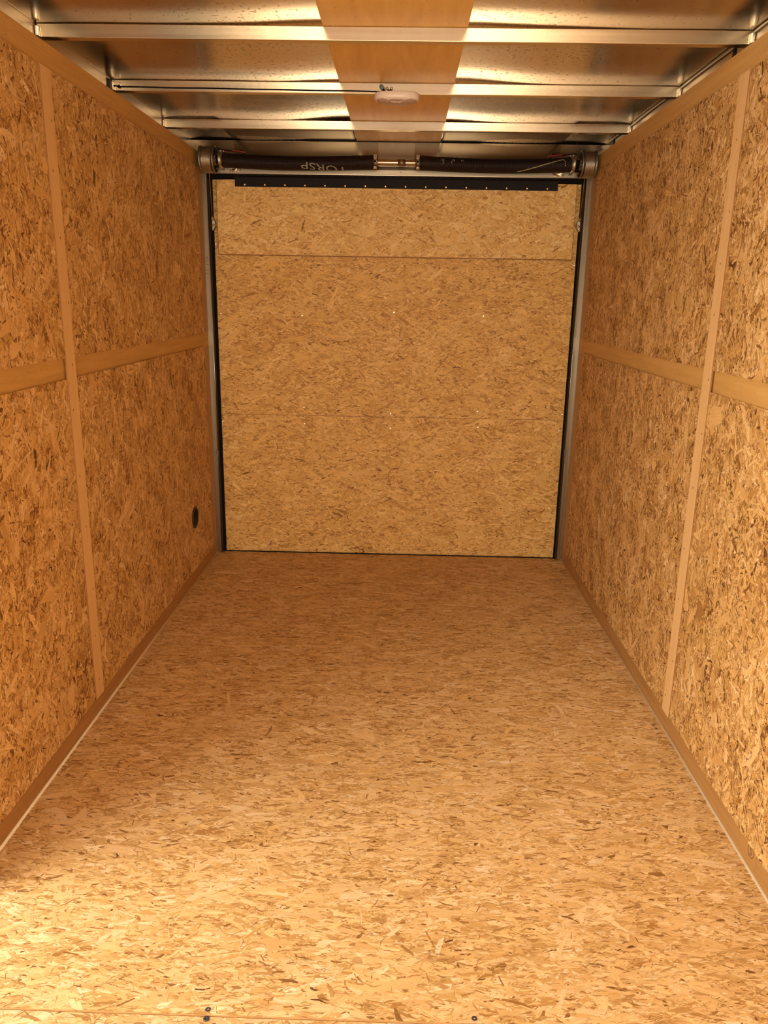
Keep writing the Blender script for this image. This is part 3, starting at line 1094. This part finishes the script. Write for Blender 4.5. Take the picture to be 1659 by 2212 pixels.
def drum(s):
    xc = s * 0.830 + (0.0 if s < 0 else 0.008)
    zc = ZS0 - 0.002
    root = empty('cable_drum', (xc, YS, zc - 0.057))
    tag(root, 'cast cable drum wound with steel cable at the %s end of the torsion shaft' % ('left' if s < 0 else 'right'), 'cable drum', 'cable drums')
    b = B()
    # rim towards the wall, groove, barrel, rim towards the spring with a hollow hub
    o, i = s * 1.0, -s * 1.0
    prof = [(o * 0.036, 0.020), (o * 0.036, 0.0560), (o * 0.031, 0.0575), (o * 0.026, 0.0545), (o * 0.0245, 0.0500), (i * 0.020, 0.0500), (i * 0.022, 0.0575),
            (i * 0.030, 0.0570), (i * 0.031, 0.0510), (i * 0.018, 0.0480), (i * 0.012, 0.0240), (i * 0.034, 0.0220), (i * 0.036, 0.0125)]
    lathe_x(b, prof, xc, YS, zc, 56)
    obj('reel', b, 'drum', root)
    # windings
    b = B()
    seg = 6
    turns = 13
    n = turns * 40
    rings = []
    for k in range(n + 1):
        t = k / n
        a = 2 * PI * turns * t + PI
        e1 = Vector((0, math.cos(a), math.sin(a)))
        p = Vector((xc + o * 0.022 + (i * 0.018 - o * 0.022) * t, YS, zc)) + e1 * 0.0518
        rings.append([b.verts.new(p + e1 * (0.0017 * math.cos(2 * PI * q / seg)) + Vector((0.0017 * math.sin(2 * PI * q / seg), 0, 0))) for q in range(seg)])
    for A_, B_ in zip(rings, rings[1:]):
        for q in range(seg):
            f = b.faces.new((A_[q], A_[(q + 1) % seg], B_[(q + 1) % seg], B_[q]))
            f.smooth = True
    obj('windings', b, 'cable', root)
    for a in (0.8, 2.9, 5.0):
        b = B()
        p = (xc + i * 0.030, YS + 0.035 * math.cos(a), zc + 0.035 * math.sin(a))
        lathe_axis(b, [(0, 0.005), (0.006, 0.005), (0.007, 0.003)], p, (i, 0, 0), 6)
        obj('set_screw', b, 'cone', root)
    b = B()
    tube(b, [(xc + i * 0.030, YS, zc), (xc + i * 0.060, YS, zc)], 0.019, 24)
    obj('hub', b, 'rubber', root)['label'] = 'black hub'
    # lift cable leaves the front of the drum and drops to the bracket on the door
    xk = -0.8185 if s < 0 else 0.8230
    xe, ze = (-0.846, 1.632) if s < 0 else (0.8455, 1.650)
    cb = B()
    pts = [(xk, YS - 0.0535, zc + 0.012), (xk, YS - 0.0540, zc - 0.01)]
    m = 8
    for q in range(1, m + 1):
        t = q / m
        pts.append((xk + (xe - xk) * t, YS - 0.054 + (YD - 0.010 - YS + 0.054) * t, zc - 0.01 + (ze - zc + 0.01) * t))
    tube(cb, pts, 0.0015, 8)
    co = obj('lift_cable', cb, 'cable', origin=(xe, YD - 0.010, ze))
    tag(co, 'thin steel lift cable dropping from the %s drum to the ramp door edge' % ('left' if s < 0 else 'right'), 'cable', 'lift cables')
    b = B()
    tube(b, [(xe, YD - 0.0102, ze + 0.006), (xe, YD - 0.0105, ze - 0.014)], 0.0042, 10)
    obj('ferrule', b, 'galv', co)


drum(-1)
drum(1)

# wiring tucked above the springs
for s in (-1, 1):
    b = B()
    x0, x1 = s * 0.780, s * 0.672
    tube(b, [(x0 + (x1 - x0) * t, 3.765 + 0.004 * math.sin(t * 7), 1.906 + 0.005 * math.sin(t * 3) - 0.004 * t) for t in [k / 10 for k in range(11)]], 0.0023, 8)
    w = obj('wire_bundle', b, 'red', origin=(s * 0.73, 3.765, 1.905))
    tag(w, 'short red and black wires above the outer end of the %s spring' % ('left' if s < 0 else 'right'), 'wire', 'door wiring')
    b = B()
    tube(b, [(x0 + (x1 - x0) * t + s * 0.02, 3.77 + 0.005 * math.cos(t * 6), 1.912 + 0.004 * math.cos(t * 5)) for t in [k / 10 for k in range(11)]], 0.0026, 8)
    obj('black_wire', b, 'rubber', w)

# ------------------------------------------------------------------ dome light with its cable
lx, ly, lz = 0.0095, 2.812, 1.931
lamp = empty('dome_light', (lx, ly, lz))
tag(lamp, 'white oval dome light, switched off, under the middle roof bow', 'light')


def sup(a, n_=2.7):
    c, s_ = math.cos(a), math.sin(a)
    return math.copysign(abs(c) ** (2 / n_), c), math.copysign(abs(s_) ** (2 / n_), s_)


def dome(bm, prof, hx, hy, y_c, seg=64):
    rings = []
    for sc1_, z in prof:
        r = []
        for k in range(seg):
            u, v = sup(2 * PI * k / seg)
            r.append(bm.verts.new((lx + u * hx * sc1_, y_c + v * hy * sc1_, z)))
        rings.append(r)
    for a, c in zip(rings, rings[1:]):
        for k in range(seg):
            f = bm.faces.new((a[k], a[(k + 1) % seg], c[(k + 1) % seg], c[k]))
            f.smooth = True
    bm.faces.new(rings[0])
    bm.faces.new(rings[-1])


yc = 2.806
HX, HY = 0.0735, 0.0455
b = B()
dome(b, [(0.45, 1.9312), (0.45, 1.9270), (0.96, 1.9268), (1.0, 1.9235), (1.0, 1.9130), (0.975, 1.9085), (0.93, 1.9060), (0.88, 1.9060)], HX, HY, yc)
hs = obj('housing', b, 'white', lamp)
b = B()
dome(b, [(0.89, 1.9065), (0.84, 1.9035), (0.70, 1.9000), (0.45, 1.8975), (0.15, 1.8968)], HX, HY, yc + 0.0005)
obj('lens', b, 'lens', lamp)['label'] = 'greyish frosted lens'
b = B()   # tab that dips from the housing over the lens
vs = [(-0.044, 0), (0.044, 0), (0.030, 0.004), (0.017, 0.011), (0.006, 0.014), (0, 0.0115), (-0.006, 0.014), (-0.017, 0.011), (-0.030, 0.004)]
f = [b.verts.new((lx + x, yc - HY * 0.90 + y * 1.5, 1.9050 - y * 0.62)) for x, y in vs]
g = [b.verts.new((lx + x, yc - HY * 0.90 + y * 1.5, 1.9085 - y * 0.35)) for x, y in vs]
b.faces.new(f); b.faces.new(list(reversed(g)))
for i in range(len(vs)):
    b.faces.new((f[i], f[(i + 1) % len(vs)], g[(i + 1) % len(vs)], g[i]))
obj('lens_tab', b, 'white', lamp)

yb = BOWS[1][0]
cab = empty('light_cable', (-0.906, yb - 0.003, 1.942))
tag(cab, 'thin black cable along the middle roof bow, from the left rail to the dome light', 'cable')
b = B()
tube(b, [(-0.935, yb - 0.004, 1.9475), (-0.915, yb - 0.0035, 1.9455)] + [(-0.905 + i * 0.0375, yb - 0.0025, 1.9435 - 0.0055 * i / 23 + 0.0004 * math.sin(i)) for i in range(24)] +
     [(-0.030, yb - 0.003, 1.9375)], 0.0019, 8)
obj('black_cable', b, 'rubber', cab)
b = B(); box(b, -0.9115, -0.9025, yb - 0.007, yb - 0.0002, 1.9395, 1.9465, 0.001)
obj('clip', b, 'rubber', cab)
b = B(); lathe_axis(b, [(0, 0.0052), (0.004, 0.0052), (0.006, 0.003)], (-0.9058, yb, 1.9512), (0, -1, 0), 6)
obj('screw', b, 'zinc', cab)
b = B()
tube(b, [(-0.045, yb - 0.006, 1.9560), (-0.044, yb - 0.007, 1.9545), (-0.036, yb - 0.009, 1.9455), (-0.0345, yb - 0.009, 1.9440)], [0.0022, 0.0058, 0.0062, 0.0028], 12)
obj('butt_connector', b, 'blue', cab)['label'] = 'blue crimp connector'
b = B()
tube(b, [(-0.0345, yb - 0.009, 1.9445), (-0.030, yb - 0.008, 1.938), (-0.026, yb - 0.008, 1.930)], 0.003, 8)
tube(b, [(-0.022, yb - 0.006, 1.942), (-0.010, yb - 0.006, 1.9418), (-0.003, yb - 0.006, 1.938), (0.000, yb - 0.006, 1.931)], 0.0014, 6)
tube(b, [(-0.036, yb - 0.005, 1.9405), (-0.030, yb - 0.006, 1.934)], 0.0036, 8)
obj('lead', b, 'rubber', cab)
for x in (-0.0235, -0.0085):
    b = B()
    lathe_axis(b, [(0, 0.0050), (0.002, 0.0050), (0.004, 0.0036), (0.0042, 0.0018), (0.003, 0.0016)], (x, yb, 1.9475), (0, -1, 0), 14)
    obj('mounting_screw', b, 'galv', cab)

# ------------------------------------------------------------------ round vent in the left wall
vy, vz, vr = 3.400, 0.3059, 0.0505
vent = empty('wall_vent', (-0.884, vy, vz))
tag(vent, 'round black louvred vent low on the left wall near the ramp door', 'vent')
b = B()
prof = [(0.0, vr), (0.003, vr), (0.005, vr - 0.004), (0.005, vr - 0.011), (0.002, vr - 0.0135), (0.0002, vr - 0.0135)]
rings = []
for h, r in prof:
    rings.append([b.verts.new((-0.884 + h, vy + r * math.cos(2 * PI * q / 48), vz + r * math.sin(2 * PI * q / 48))) for q in range(48)])
for A_, B_ in zip(rings, rings[1:]):
    for q in range(48):
        f = b.faces.new((A_[q], A_[(q + 1) % 48], B_[(q + 1) % 48], B_[q]))
        f.smooth = True
b.faces.new(rings[0]); b.faces.new(rings[-1])
obj('rim', b, 'vent', vent)
b = B()
for i in range(15):
    o_ = (i - 7) * 0.0047
    half = math.sqrt(max(0, (vr - 0.013) ** 2 - o_ ** 2))
    if half < 0.004:
        continue
    ca, sa = math.cos(math.radians(32)), math.sin(math.radians(32))
    p0 = (-0.8822, vy - half * ca - o_ * sa, vz - half * sa + o_ * ca)
    p1 = (-0.8822, vy + half * ca - o_ * sa, vz + half * sa + o_ * ca)
    tube(b, [p0, p1], 0.0012, 6)
obj('grille', b, 'rubber_brown', vent)
